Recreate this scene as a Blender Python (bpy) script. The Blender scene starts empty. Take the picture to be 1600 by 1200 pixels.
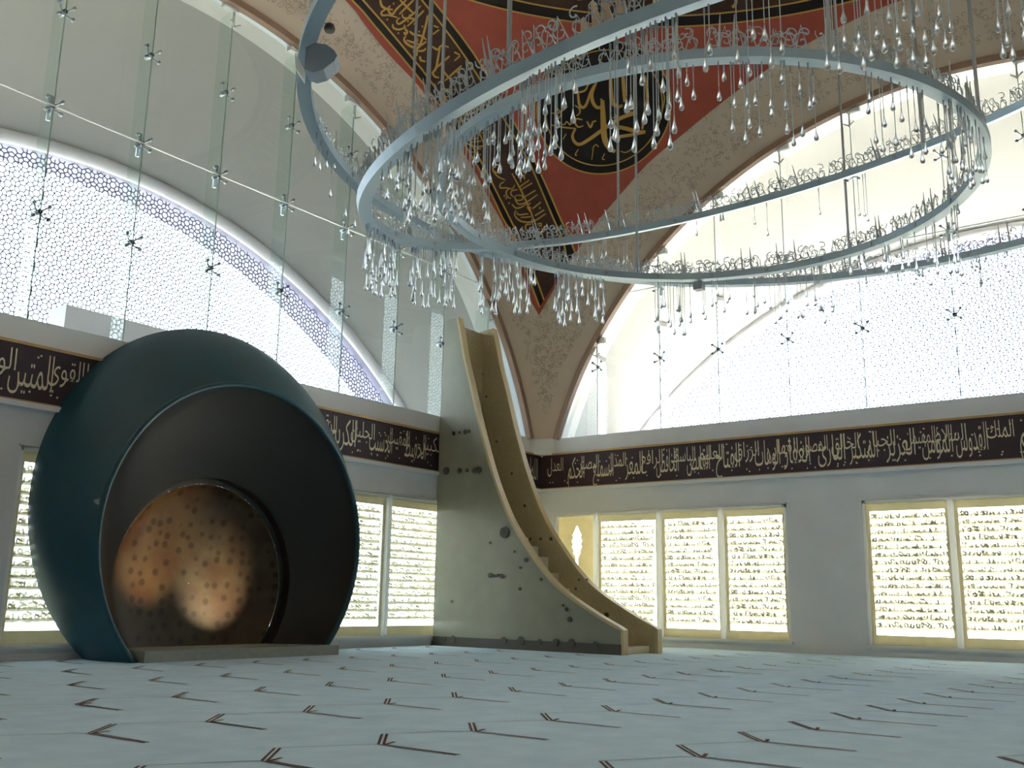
import bpy, math, random, unicodedata
from mathutils import Vector as V, Matrix

# ------------------------------------------------------------------ camera
FPX, YAW, PITCH, ROLL = 1545.74, 0.643995, 0.2155317, 0.0169110
CAM = V((0, 0, 1.0))
_fw = V((math.cos(YAW) * math.cos(PITCH), math.sin(YAW) * math.cos(PITCH), math.sin(PITCH)))
_rt = V((math.sin(YAW), -math.cos(YAW), 0)); _up = _rt.cross(_fw)
RT = _rt * math.cos(ROLL) + _up * math.sin(ROLL); UP = -_rt * math.sin(ROLL) + _up * math.cos(ROLL)
SC = bpy.context.scene; COL = SC.collection
cd = bpy.data.cameras.new('camera'); cd.sensor_width = 36; cd.lens = 36 * FPX / 1600; cd.clip_end = 500
co = bpy.data.objects.new('camera', cd); COL.objects.link(co)
m3 = Matrix((RT, UP, -_fw)).transposed()
co.matrix_world = Matrix.Translation(CAM) @ m3.to_4x4()
SC.camera = co

# ------------------------------------------------------------------ light and exposure
SC.view_settings.view_transform = 'Standard'; SC.view_settings.look = 'None'
SC.view_settings.gamma = 1.0; SC.view_settings.use_curve_mapping = False
SC.view_settings.exposure = 1.18
w = bpy.data.worlds.new('sky'); SC.world = w; w.use_nodes = True
bg = w.node_tree.nodes['Background']; bg.inputs[0].default_value = (0.82, 0.93, 1.0, 1); bg.inputs[1].default_value = 3.4
sd = bpy.data.lights.new('sun', 'SUN'); sd.energy = 42; sd.angle = math.radians(1.5); sd.color = (1.0, 0.96, 0.90)
so = bpy.data.objects.new('sun', sd); COL.objects.link(so)
so.rotation_euler = (-V((0.80, -0.62, 1.25))).to_track_quat('-Z', 'Y').to_euler(); so.location = (40, -20, 60)

# ------------------------------------------------------------------ the hall's measures
XC, YC = 21.41, 15.085          # planes of the right wall and of the left (niche) wall
X0, Y0, Z0 = 10.78, 4.45, 1.86  # centre of the dome's sphere
HALF = XC - X0
RA = 10.74                      # big wall arch
RS = math.hypot(RA, HALF)       # sphere of the dome
SILL = 5.2
DS, ZS, RSM = 4.0, -3.5, 13.6   # lattice arch: how far behind the glass, centre height, radius

def ray(x, y):
    return (_fw * FPX + RT * (x - 800) + UP * (600 - y)).normalized()
def onX(x, y, X=XC): d = ray(x, y); return CAM + d * (X / d.x)
def onY(x, y, Y=YC): d = ray(x, y); return CAM + d * (Y / d.y)
def onZ(x, y, Z=0.0): d = ray(x, y); return CAM + d * ((Z - 1) / d.z)
SPH = V((X0, Y0, Z0))
def onS(x, y, r=RS):
    d = ray(x, y); o = CAM - SPH; b = o.dot(d); c = o.dot(o) - r * r
    return CAM + d * (-b + math.sqrt(b * b - c))
def proj(P):
    d = P - CAM; z = d.dot(_fw); return 800 + FPX * d.dot(RT) / z, 600 - FPX * d.dot(UP) / z
def sph(az, el, r=RS):
    a, e = math.radians(az), math.radians(el)
    return SPH + V((math.cos(a) * math.cos(e), math.sin(a) * math.cos(e), math.sin(e))) * r

# ------------------------------------------------------------------ materials
def lin(c): return tuple(((v / 255) / 12.92 if v / 255 < .04045 else ((v / 255 + .055) / 1.055) ** 2.4) for v in c)
MAT = {}
def mat(name, rgb, rough=.6, metal=0.0, var=.0, scale=8.0, bump=0.0, transl=0.0, spec=.5, coat=0.0):
    m = bpy.data.materials.new(name); m.use_nodes = True; nt = m.node_tree; b = nt.nodes['Principled BSDF']
    c = lin(rgb)
    b.inputs['Base Color'].default_value = (*c, 1); b.inputs['Roughness'].default_value = rough
    b.inputs['Metallic'].default_value = metal; b.inputs['Specular IOR Level'].default_value = spec
    b.inputs['Coat Weight'].default_value = coat
    if var or bump:
        tc = nt.nodes.new('ShaderNodeTexCoord'); n = nt.nodes.new('ShaderNodeTexNoise')
        n.inputs['Scale'].default_value = scale; n.inputs['Detail'].default_value = 6
        nt.links.new(tc.outputs['Object'], n.inputs['Vector'])
        if var:
            r = nt.nodes.new('ShaderNodeValToRGB')
            r.color_ramp.elements[0].position = .3; r.color_ramp.elements[1].position = .7
            r.color_ramp.elements[0].color = (*[v * (1 - var) for v in c], 1)
            r.color_ramp.elements[1].color = (*[min(1, v * (1 + var)) for v in c], 1)
            nt.links.new(n.outputs['Fac'], r.inputs['Fac']); nt.links.new(r.outputs['Color'], b.inputs['Base Color'])
        if bump:
            bp = nt.nodes.new('ShaderNodeBump'); bp.inputs['Strength'].default_value = bump; bp.inputs['Distance'].default_value = .02
            nt.links.new(n.outputs['Fac'], bp.inputs['Height']); nt.links.new(bp.outputs['Normal'], b.inputs['Normal'])
    if transl:
        out = nt.nodes['Material Output']; t = nt.nodes.new('ShaderNodeBsdfTranslucent'); t.inputs['Color'].default_value = (*c, 1)
        mx = nt.nodes.new('ShaderNodeMixShader'); mx.inputs['Fac'].default_value = transl
        nt.links.new(b.outputs[0], mx.inputs[1]); nt.links.new(t.outputs[0], mx.inputs[2]); nt.links.new(mx.outputs[0], out.inputs['Surface'])
    MAT[name] = m; return m
def thin_glass(name, tint, refl=1.0, ior=1.5):
    m = bpy.data.materials.new(name); m.use_nodes = True; nt = m.node_tree
    for n in list(nt.nodes):
        if n.type != 'OUTPUT_MATERIAL': nt.nodes.remove(n)
    out = nt.nodes['Material Output']
    t = nt.nodes.new('ShaderNodeBsdfTransparent'); t.inputs['Color'].default_value = (*tint, 1)
    g = nt.nodes.new('ShaderNodeBsdfGlossy'); g.inputs['Roughness'].default_value = .02; g.inputs['Color'].default_value = (refl, refl, refl, 1)
    f = nt.nodes.new('ShaderNodeFresnel'); f.inputs['IOR'].default_value = ior
    mx = nt.nodes.new('ShaderNodeMixShader')
    nt.links.new(f.outputs[0], mx.inputs['Fac']); nt.links.new(t.outputs[0], mx.inputs[1]); nt.links.new(g.outputs[0], mx.inputs[2])
    nt.links.new(mx.outputs[0], out.inputs['Surface'])
    MAT[name] = m; return m
mat('carpet', (206, 232, 252), .95, var=.06, scale=3, bump=.15, spec=.1)
mat('carpet_brown', (112, 84, 80), .95, var=.1, scale=20, spec=.1)
mat('carpet_grey', (150, 152, 158), .95, spec=.1)
mat('wall', (228, 231, 235), .75, var=.03, scale=1.5)
mat('wall_back', (180, 172, 160), .8)
mat('dome', (224, 206, 188), .8, var=.04, scale=1.2)
mat('shell', (168, 166, 160), .8, var=.02, scale=.8)
mat('shell_white', (208, 206, 200), .8)
mat('arch_trim', (158, 130, 112), .6)
mat('alu', (208, 214, 222), .45, metal=.2)
mat('tube_white', (232, 228, 230), .4)
mat('reveal', (120, 122, 160), .6)
mat('red', (184, 88, 72), .75, var=.06, scale=3)
mat('brown', (72, 46, 34), .7, var=.15, scale=6)
mat('black', (28, 20, 18), .7)
mat('gold_paint', (214, 166, 84), .55)
mat('stencil', (186, 166, 148), .8)
mat('frieze', (58, 38, 48), .55, var=.15, scale=5)
mat('frieze_gold', (232, 222, 190), .35, metal=.15)
mat('gold_rail', (196, 160, 110), .4, metal=.3)
mat('screen_gold', (206, 201, 176), .45, transl=.3, var=.08, scale=4)
mat('frame_white', (236, 238, 236), .4, transl=.3)
mat('leaf_gold', (206, 192, 144), .45, transl=.08, var=.08, scale=4)
mat('lattice', (112, 116, 146), .6)
mat('teal', (4, 66, 80), .42, var=.05, scale=2, coat=.15)
mat('niche_dark', (26, 28, 28), .5)
mat('teal_shaded', (17, 20, 22), .5, var=.1, scale=2)  # the niche's turquoise with the shade of its front put into the colour
mat('plinth', (150, 156, 148), .6, var=.08, scale=10)
mat('minbar', (146, 146, 128), .35, var=.05, scale=3)
mat('minbar_inner_lit', (190, 176, 138), .4, var=.08, scale=14)  # perforated inner wood, the stronger light on it also put into the colour
mat('minbar_edge', (200, 182, 140), .4)
mat('minbar_dark', (84, 80, 72), .5)
mat('step', (228, 220, 196), .5)
mat('steel', (168, 178, 186), .35, metal=.85)
mat('ring_metal', (172, 196, 212), .42, metal=.15)
mat('filigree', (196, 204, 210), .3, metal=.8)
mat('plate_sunlit', (246, 214, 180), .5)
mat('joint', (160, 178, 172), .5, transl=.4)
mat('joint_white', (245, 248, 250), .4)
mat('box_dark', (46, 44, 42), .6)
mat('blue_grey', (140, 154, 172), .45)
mat('ground', (236, 228, 210), .9, var=.05, scale=.3)
mat('grass', (76, 80, 70), .95, var=.25, scale=.4)
mat('hedge', (96, 122, 74), .9, var=.3, scale=2)
thin_glass('glass', (.93, .97, .96), .8)
thin_glass('fin_glass', (.86, .95, .90), 1.0, 1.6)
g = bpy.data.materials.new('crystal'); g.use_nodes = True; b = g.node_tree.nodes['Principled BSDF']
b.inputs['Base Color'].default_value = (.97, .99, 1, 1); b.inputs['Transmission Weight'].default_value = .65
b.inputs['Roughness'].default_value = .03; b.inputs['IOR'].default_value = 1.5; MAT['crystal'] = g
mat('wire', (212, 222, 228), .3, metal=.3)
# gold leaf of the niche: a sheet set with dark dots
def niche_gold():
    m = mat('niche_gold', (150, 116, 62), .45, metal=.15); nt = m.node_tree; b = nt.nodes['Principled BSDF']
    tc = nt.nodes.new('ShaderNodeTexCoord'); vo = nt.nodes.new('ShaderNodeTexVoronoi'); vo.inputs['Scale'].default_value = 4.6; vo.inputs['Randomness'].default_value = .55
    n = nt.nodes.new('ShaderNodeTexNoise'); n.inputs['Scale'].default_value = 2.2; n.inputs['Detail'].default_value = 4
    nt.links.new(tc.outputs['Object'], vo.inputs['Vector']); nt.links.new(tc.outputs['Object'], n.inputs['Vector'])
    r = nt.nodes.new('ShaderNodeValToRGB'); r.color_ramp.elements[0].position = .2; r.color_ramp.elements[1].position = .36
    r.color_ramp.elements[0].color = (*lin((170, 160, 130)), 1); r.color_ramp.elements[1].color = (1, 1, 1, 1)
    nt.links.new(vo.outputs['Distance'], r.inputs['Fac'])
    r2 = nt.nodes.new('ShaderNodeValToRGB'); r2.color_ramp.elements[0].position = .35; r2.color_ramp.elements[1].position = .65
    r2.color_ramp.elements[0].color = (*lin((58, 40, 22)), 1); r2.color_ramp.elements[1].color = (*lin((70, 60, 40)), 1)
    nt.links.new(n.outputs['Fac'], r2.inputs['Fac'])
    mx = nt.nodes.new('ShaderNodeMixRGB'); mx.blend_type = 'MULTIPLY'; mx.inputs[0].default_value = 1
    nt.links.new(r2.outputs[0], mx.inputs[1]); nt.links.new(r.outputs[0], mx.inputs[2]); nt.links.new(mx.outputs[0], b.inputs['Base Color'])
niche_gold()

# ------------------------------------------------------------------ mesh helpers
class MB:
    def __init__(s): s.v = []; s.f = []
    def add(s, vs, fs):
        o = len(s.v); s.v += [tuple(p) for p in vs]; s.f += [tuple(i + o for i in f) for f in fs]; return s
    def box(s, a, b):
        (x0, y0, z0), (x1, y1, z1) = a, b
        return s.add([(x0, y0, z0), (x1, y0, z0), (x1, y1, z0), (x0, y1, z0), (x0, y0, z1), (x1, y0, z1), (x1, y1, z1), (x0, y1, z1)],
                     [(0, 3, 2, 1), (4, 5, 6, 7), (0, 1, 5, 4), (1, 2, 6, 5), (2, 3, 7, 6), (3, 0, 4, 7)])
    def tube(s, pts, r, n=6, closed=False, cap=True):
        pts = [V(p) for p in pts]; N = len(pts); o = len(s.v)
        for i, p in enumerate(pts):
            if closed: t = pts[(i + 1) % N] - pts[i - 1]
            else: t = pts[min(i + 1, N - 1)] - pts[max(i - 1, 0)]
            if t.length < 1e-9: t = V((0, 0, 1))
            t.normalize(); a = t.cross(V((0, 0, 1)))
            if a.length < 1e-3: a = t.cross(V((1, 0, 0)))
            a.normalize(); b = t.cross(a); rr = r[i] if isinstance(r, (list, tuple)) else r
            for k in range(n):
                q = 2 * math.pi * k / n; s.v.append(tuple(p + a * (math.cos(q) * rr) + b * (math.sin(q) * rr)))
        for i in range(N if closed else N - 1):
            j = (i + 1) % N
            for k in range(n):
                l = (k + 1) % n; s.f.append((o + i * n + k, o + i * n + l, o + j * n + l, o + j * n + k))
        if cap and not closed:
            s.f.append(tuple(o + k for k in range(n))[::-1]); s.f.append(tuple(o + (N - 1) * n + k for k in range(n)))
        return s
    def grid(s, rows, closed=False):
        o = len(s.v); n = len(rows[0])
        for r in rows: s.v += [tuple(p) for p in r]
        for i in range(len(rows) - 1):
            for k in range(n if closed else n - 1):
                l = (k + 1) % n; s.f.append((o + i * n + k, o + i * n + l, o + (i + 1) * n + l, o + (i + 1) * n + k))
        return s
    def prism(s, poly, d):
        n = len(poly); d = V(d); a = [V(p) for p in poly]
        return s.add(a + [p + d for p in a], [tuple(range(n))[::-1], tuple(range(n, 2 * n))] + [(i, (i + 1) % n, n + (i + 1) % n, n + i) for i in range(n)])
    def lathe(s, prof, c=(0, 0, 0), n=12):
        c = V(c); rows = [[c + V((r * math.cos(2 * math.pi * k / n), r * math.sin(2 * math.pi * k / n), z)) for k in range(n)] for r, z in prof]
        return s.grid(rows, True)
    def mesh(s, name, m, smooth=False):
        me = bpy.data.meshes.new(name); me.from_pydata(s.v, [], s.f); me.update()
        if m: me.materials.append(MAT[m])
        if smooth: me.shade_smooth()
        return me
    def build(s, name, m, parent=None, smooth=False, kind=None, label=None):
        return put(name, s.mesh(name, m, smooth), parent, kind=kind, label=label)
def put(name, me, parent=None, M=None, kind=None, label=None):
    o = bpy.data.objects.new(name, me); COL.objects.link(o)
    if parent: o.parent = parent
    if M is not None: o.matrix_local = M
    if kind: o['kind'] = kind
    if label: o['label'] = label
    return o
def tag(o, label, cat, group=None):
    o['label'] = label; o['category'] = cat
    if group: o['group'] = group
    return o
def empty(name, loc=(0, 0, 0), kind=None):
    o = bpy.data.objects.new(name, None); o.empty_display_size = .2; COL.objects.link(o); o.location = loc
    if kind: o['kind'] = kind
    return o
def part(root, mb, name, m, smooth=False, kind=None, label=None):
    # mesh given in world coordinates under a root that stands at root.location
    L = root.location if root.parent is None else V((0, 0, 0))
    mb.v = [(a - L.x, b - L.y, c - L.z) for a, b, c in mb.v]
    return mb.build(name, m, root, smooth, kind, label)
def smooth_path(pts, k=4):
    if len(pts) < 3: return [tuple(p) for p in pts]
    P = [pts[0]] + list(pts) + [pts[-1]]; out = []
    for i in range(1, len(P) - 2):
        a, b, c, d = P[i - 1], P[i], P[i + 1], P[i + 2]
        for j in range(k):
            t = j / k
            out.append(tuple(.5 * (2 * b[q] + (c[q] - a[q]) * t + (2 * a[q] - 5 * b[q] + 4 * c[q] - d[q]) * t * t + (3 * b[q] - a[q] - 3 * c[q] + d[q]) * t ** 3) for q in range(len(b))))
    out.append(tuple(pts[-1])); return out
def ribbon(mb, P, W, nrm):
    # flat stroke through the points P with widths W facing nrm(p)
    N = len(P); rows = []
    for i, p in enumerate(P):
        t = P[min(i + 1, N - 1)] - P[max(i - 1, 0)]
        if t.length < 1e-9: t = V((1, 0, 0))
        s = t.cross(nrm(p)).normalized(); ww = W[i] if isinstance(W, (list, tuple)) else W
        rows.append([p - s * ww / 2, p + s * ww / 2])
    mb.grid(rows)
inward = lambda p: (SPH - p).normalized()

# ================================================================== SETTING
R = random.Random(7)
FL = MB(); FL.box((-4, -6.6, -.3), (XC + .4, YC + .4, 0)); floor = FL.build('floor', 'carpet', kind='structure')
GD = MB(); GD.box((-120, -120, -.6), (160, 160, -.31)); GD.build('ground', 'grass', kind='structure')
GD = MB(); GD.box((XC + .5, -60, -.31), (90, 60, -.25)); GD.build('floor_terrace', 'ground', kind='structure')
# carpet pattern: chevrons on a grid, thick fork with a fine line to the next fork
def flat(pts, wid, z=.004):
    mb = MB(); ribbon(mb, [V((x, y, z)) for x, y in pts], wid, lambda p: V((0, 0, 1))); return mb
ch = MB()
for off, wd in ((-.018, .02), (.018, .02)):
    ribbon(ch, [V((off, .0, .004)), V((off, -.70, .004))], wd, lambda p: V((0, 0, 1)))
    ribbon(ch, [V((off * .6, -off * .8, .004)), V((.41 + off * .6, .36 - off * .8, .004))], wd, lambda p: V((0, 0, 1)))
ribbon(ch, [V((.0, -.03, .004)), V((.16, .02, .004))], .03, lambda p: V((0, 0, 1)))
ch_me = ch.mesh('chevron', 'carpet_brown')
ln_me = flat([(.42, .37), (.92, .07), (1.01, .0)], .014, .0035).mesh('chevron_line', 'carpet_grey')
for j in range(-4, 6):
    for i in range(-2, 17):
        x, y = 4.30 + 1.012 * i - .03 * j, 5.06 + 1.90 * j - .02 * (i - 2)
        if not (.5 < x < 20.2 and -5.4 < y < 14.6): continue
        if x > 16.8 and y > 9.6: continue
        if 8.3 < x < 13.3 and y > 13.2: continue
        put('chevron', ch_me, floor, Matrix.Translation((x, y, 0))); put('chevron_line', ln_me, floor, Matrix.Translation((x, y, 0)))

# ---- walls below the arches
WT = .34
def wall_boxes(mb, axis, plane, lo, hi, openings, z0, z1, out=1):
    def bx(a, b, c, d):
        if axis == 'Y': mb.box((a, plane, c), (b, plane + out * WT, d))
        else: mb.box((plane, a, c), (plane + out * WT, b, d))
    cur = lo
    for a, b in sorted(openings):
        bx(cur, a, z0, z1); cur = b
    bx(cur, hi, z0, z1)
LW = [(7.55, 13.0), (13.95, 19.4)]                  # lower window openings of the left wall
RW = [(.2, 6.70), (8.37, 14.62)]                    # of the right wall
WZ0, WZ1 = .20, 3.21
def lower_wall(name, axis, plane, lo, hi, ops):
    mb = MB()
    wall_boxes(mb, axis, plane, lo, hi, ops, WZ0, WZ1)
    wall_boxes(mb, axis, plane, lo, hi, [], 0, WZ0); wall_boxes(mb, axis, plane, lo, hi, [], WZ1, SILL)
    return mb.build(name, 'wall', kind='structure')
lower_wall('wall_left', 'Y', YC, .15, XC + WT, LW)
lower_wall('wall_right', 'X', XC, -6.2, YC, RW)
# the entrance side and the west side behind the camera
mb = MB(); mb.box((-2.2, -6.5, 0), (XC, Y0 - HALF, 5.2))
arc = [(X0 + RA * math.cos(math.radians(a)), Z0 + RA * math.sin(math.radians(a))) for a in range(18, 163, 6)]
mb.prism([(x, Y0 - HALF, z) for x, z in arc], (0, -.3, 0)); mb.build('wall_entrance', 'wall_back', kind='structure')
mb = MB(); WX = -2.2
mb.box((WX - .3, -6.5, 0), (WX, YC + .3, 3.2))
mb.box((WX - .3, -6.5, 3.2), (WX, YC + .3, 9.4)); mb.box((WX - .3, YC, 0), (.15, YC + .3, 5.2))
mb.build('wall_back', 'wall_back', kind='structure')
# soffit that carries the dome's west arch out to that wall
mb = MB(); AR = [math.radians(a) for a in range(16, 165, 4)]
mb.grid([[(X0 - HALF, Y0 + RA * math.cos(a), Z0 + RA * math.sin(a)) for a in AR], [(WX, Y0 + RA * math.cos(a), max(5.2, Z0 + RA * math.sin(a) - 3.4)) for a in AR]])
mb.build('ceiling_back', 'shell', kind='structure')

# ---- dome: one sphere cut by the four arch planes
mb = MB(); NA, NT = 288, 56; rows = []
for t in range(NT + 1):
    row = []
    for k in range(NA):
        a = 2 * math.pi * k / NA; rho = HALF / max(abs(math.cos(a)), abs(math.sin(a)))
        th = min(math.asin(min(1, rho / RS)), math.acos((SILL - .5 - Z0) / RS)) * max(t, .01) / NT
        row.append(SPH + V((math.cos(a) * math.sin(th), math.sin(a) * math.sin(th), math.cos(th))) * RS)
    rows.append(row)
mb.grid(rows[::-1], True); mb.f.append(tuple(range(NT * NA, (NT + 1) * NA)))
ceiling = mb.build('ceiling', 'dome', smooth=True, kind='structure')
# short pier under each pendentive at the visible corner
mb = MB(); c = .5
mb.prism([(XC, YC - c, WZ1 + 1.56), (XC, YC, WZ1 + 1.56), (XC - c, YC, WZ1 + 1.56)], (0, 0, SILL - WZ1 - 1.56)); mb.build('wall_corner', 'wall', kind='structure')

def poly_on_sphere(mb, loA, loB, r, n=24):
    # fill between two pixel polylines (same parameter) on the sphere
    def samp(pl, t):
        L = [0]
        for a, b in zip(pl, pl[1:]): L.append(L[-1] + math.dist(a, b))
        s = t * L[-1]
        for i in range(len(pl) - 1):
            if s <= L[i + 1] + 1e-9:
                u = (s - L[i]) / max(1e-9, L[i + 1] - L[i]); return (pl[i][0] + (pl[i + 1][0] - pl[i][0]) * u, pl[i][1] + (pl[i + 1][1] - pl[i][1]) * u)
        return pl[-1]
    rows = []
    for i in range(n + 1):
        a, b = samp(loA, i / n), samp(loB, i / n)
        rows.append([onS(a[0] + (b[0] - a[0]) * k / 8, a[1] + (b[1] - a[1]) * k / 8, r) for k in range(9)])
    mb.grid(rows)
redL = smooth_path([(300, -185), (420, -105), (540, 0), (571, 40), (612, 90), (656, 136), (700, 200), (748, 279), (762, 308), (793, 365), (829, 469), (841, 494)], 3)
redR = smooth_path([(1560, -40), (1460, -15), (1375, 12), (1257, 70), (1182, 120), (1125, 162), (1060, 215), (1012, 255), (975, 297), (930, 350), (890, 410), (865, 452), (841, 494)], 3)
# red pendentive field: left edge, right edge, ring of the top band at 52.95 degrees
mb = MB(); n = 40; rows = []
def resample(pl, n):
    L = [0]
    for a, b in zip(pl, pl[1:]): L.append(L[-1] + math.dist(a, b))
    out = []; i = 0
    for k in range(n + 1):
        s = L[-1] * k / n
        while i < len(pl) - 2 and s > L[i + 1]: i += 1
        u = (s - L[i]) / max(1e-9, L[i + 1] - L[i]); out.append((pl[i][0] + (pl[i + 1][0] - pl[i][0]) * u, pl[i][1] + (pl[i + 1][1] - pl[i][1]) * u))
    return out
def azel(P):
    q = P - SPH; return math.degrees(math.atan2(q.y, q.x)), math.degrees(math.asin(q.z / q.length))
AL = [azel(onS(*q)) for q in resample(redL, 60)]; ARr = [azel(onS(*q)) for q in resample(redR, 60)]
def edge_el(az):     # lowest elevation of the red field at an azimuth
    best = None
    for E in (AL, ARr):
        for (a, e), (a2, e2) in zip(E, E[1:]):
            if min(a, a2) <= az <= max(a, a2):
                u = 0 if a2 == a else (az - a) / (a2 - a); best = e + (e2 - e) * u if best is None else min(best, e + (e2 - e) * u)
    return best
a0, a1 = min(ARr)[0], max(AL)[0]
azs = [a0 + (a1 - a0) * i / 120 for i in range(121)]
mb.grid([[sph(a, min(52.9, edge_el(a) or 52.9) + (52.95 - min(52.9, edge_el(a) or 52.9)) * k / 10, RS - .02) for a in azs] for k in range(11)])
mb.build('red_panel', 'red', ceiling, label='brick red painted field of the corner pendentive')
# the slanting inscription band on its left side
G1 = smooth_path([(310, -195), (430, -115), (550, 0), (586, 41), (650, 116), (700, 184), (748.6, 264), (785, 340), (800, 367), (836, 461), (843, 480)], 3)
G2 = smooth_path([(330, -205), (450, -120), (567, 0), (650, 97.5), (664, 115), (710, 180), (752, 253), (796, 340), (811, 371), (837.5, 434.5), (850, 469)], 3)
G3 = smooth_path([(440, -230), (560, -110), (659, 0), (725, 86), (775, 165), (815, 233), (830, 260), (864, 340), (879, 373), (884, 395), (888, 408)], 3)
G4 = smooth_path([(460, -240), (580, -118), (676, 0), (739, 82), (790, 168), (831, 242), (860, 305), (875, 340), (890, 373), (896, 388), (900, 398)], 3)
for nm, A, B, m, r in (('band_border', G1, G2, 'black', .03), ('band_field', G2, G3, 'brown', .03), ('band_border', G3, G4, 'black', .03)):
    mb = MB(); poly_on_sphere(mb, A, B, RS - r, 40); mb.build(nm, m, ceiling)
def stroke(mb, pts, wpx, depth=.045, k=4, taper=True, curve=True):
    pp = smooth_path(pts, k) if curve else pts
    P = [onS(x, y, RS - depth) for x, y in pp]; n = len(P)
    W = []
    for i, p in enumerate(P):
        f = 1.0
        if taper: f = .55 + .45 * math.sin(math.pi * min(1, (i + .5) / n) ** .8)
        W.append(wpx * (p - CAM).length / FPX * f)
    ribbon(mb, P, W, inward)
for g in (G1, G2, G3, G4):
    mb = MB(); stroke(mb, g, 2.6, .05, taper=False, curve=False); mb.build('gold_line', 'gold_paint', ceiling)
CR4 = [([(520, 0), (640, 120), (690, 170)], 22), ([(690, 0), (600, 90), (510, 180)], 22), ([(600, 0), (480, 110), (430, 175), (390, 160), (370, 110), (400, 70)], 24),
 ([(270, -20), (290, 70), (350, 110), (430, 120)], 26), ([(780, 70), (700, 160), (560, 270), (500, 300), (480, 260), (520, 220)], 22), ([(820, 130), (740, 210), (610, 330)], 22),
 ([(340, 120), (290, 150), (300, 190), (380, 190), (490, 220)], 22), ([(550, 170), (560, 220), (640, 230), (710, 240), (715, 290)], 18), ([(430, 300), (440, 350), (510, 370), (580, 340), (570, 310)], 22),
 ([(865, 190), (850, 280), (820, 400), (790, 510), (740, 610), (730, 700)], 26), ([(640, 390), (690, 430), (790, 450), (850, 500)], 24), ([(850, 520), (790, 560), (720, 600), (640, 570), (580, 520), (575, 470), (600, 460)], 26),
 ([(600, 500), (680, 530), (730, 520), (730, 480), (700, 490)], 24), ([(570, 400), (590, 430), (610, 390), (580, 370)], 26), ([(750, 640), (820, 630), (840, 600)], 22), ([(770, 700), (780, 750), (840, 770)], 24),
 ([(930, 430), (1010, 370)], 20), ([(940, 320), (1000, 345)], 20), ([(920, 580), (990, 620), (1040, 570), (1130, 590)], 24), ([(1020, 590), (1000, 700), (970, 850), (930, 910), (960, 960), (1010, 970)], 24),
 ([(1140, 700), (1040, 790), (970, 850)], 24), ([(1270, 700), (1200, 760)], 20), ([(1200, 650), (1270, 690)], 20), ([(1060, 880), (1120, 960), (1190, 1010)], 22), ([(1290, 820), (1180, 920), (1080, 1010)], 22), ([(1220, 880), (1300, 960), (1380, 960)], 20)]
DT4 = [(620, 265), (720, 390), (760, 395), (740, 550), (440, 45), (500, 415), (590, 360), (700, 300), (360, 245), (800, 330), (1080, 470), (900, 700), (1060, 640), (690, 640), (640, 190)]
C2 = [([(400, 340), (470, 470), (530, 590), (600, 750), (630, 840)], 15), ([(290, 260), (230, 250), (200, 300), (240, 330), (290, 300), (290, 262)], 14), ([(200, 310), (250, 370), (330, 410)], 14),
 ([(320, 430), (280, 450), (280, 490), (340, 490), (400, 500), (430, 460)], 14), ([(370, 500), (340, 530), (350, 580), (390, 600)], 14), ([(460, 510), (400, 520), (390, 560), (430, 590)], 13),
 ([(440, 570), (500, 570), (510, 610), (450, 620), (430, 590), (440, 570)], 13), ([(580, 410), (480, 480)], 14), ([(610, 440), (500, 505)], 14), ([(645, 515), (540, 580)], 14),
 ([(665, 560), (550, 640), (470, 660), (430, 610)], 14), ([(700, 640), (610, 710)], 14), ([(735, 720), (640, 780)], 14), ([(750, 760), (620, 840), (500, 840), (430, 780), (440, 720)], 15), ([(600, 700), (560, 690), (590, 740)], 13),
 ([(600, 790), (490, 800)], 13), ([(570, 760), (470, 770), (450, 740)], 13), ([(490, 430), (490, 380), (520, 360), (530, 400)], 16), ([(470, 270), (500, 300), (540, 300)], 14), ([(400, 660), (440, 700), (500, 690), (560, 650)], 14),
 ([(600, 870), (560, 870), (540, 890), (550, 930), (600, 930)], 13), ([(660, 870), (700, 860), (700, 890), (670, 880)], 13), ([(620, 900), (680, 960), (740, 940)], 13), ([(760, 880), (700, 960), (660, 1000)], 12), ([(660, 1000), (740, 1060), (800, 1040)], 12)]
DT2 = [(320, 575), (370, 650), (585, 655), (505, 905), (340, 600), (640, 860), (690, 700), (540, 340)]
mb = MB()
for s, wd in CR4: stroke(mb, [(560 + x / 8, y / 8) for x, y in s], wd / 8 * 1.15)
for s, wd in CR4[:14]: stroke(mb, [(560 - 112 + x / 8, y / 8 - 130) for x, y in s], wd / 8 * 1.15)
for s, wd in C2: stroke(mb, [(740 + x / 6.667, 220 + y / 6.667) for x, y in s], wd / 6.667 * 1.15)
for s, wd in C2[:21]: stroke(mb, [(740 - 78 + x / 6.667, 220 - 118 + y / 6.667) for x, y in s], wd / 6.667 * 1.15)
for s, o, sc in ((DT4, (560, 0), 8), (DT2, (740, 220), 6.667), (DT2, (662, 102), 6.667)):
    for x, y in s:
        X, Y = o[0] + x / sc, o[1] + y / sc; stroke(mb, [(X - 1.2, Y), (X + 1.2, Y)], 2.6, taper=False, curve=False)
mb.build('band_lettering', 'gold_paint', ceiling, label='gold script strokes on the brown slanting band')
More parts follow.
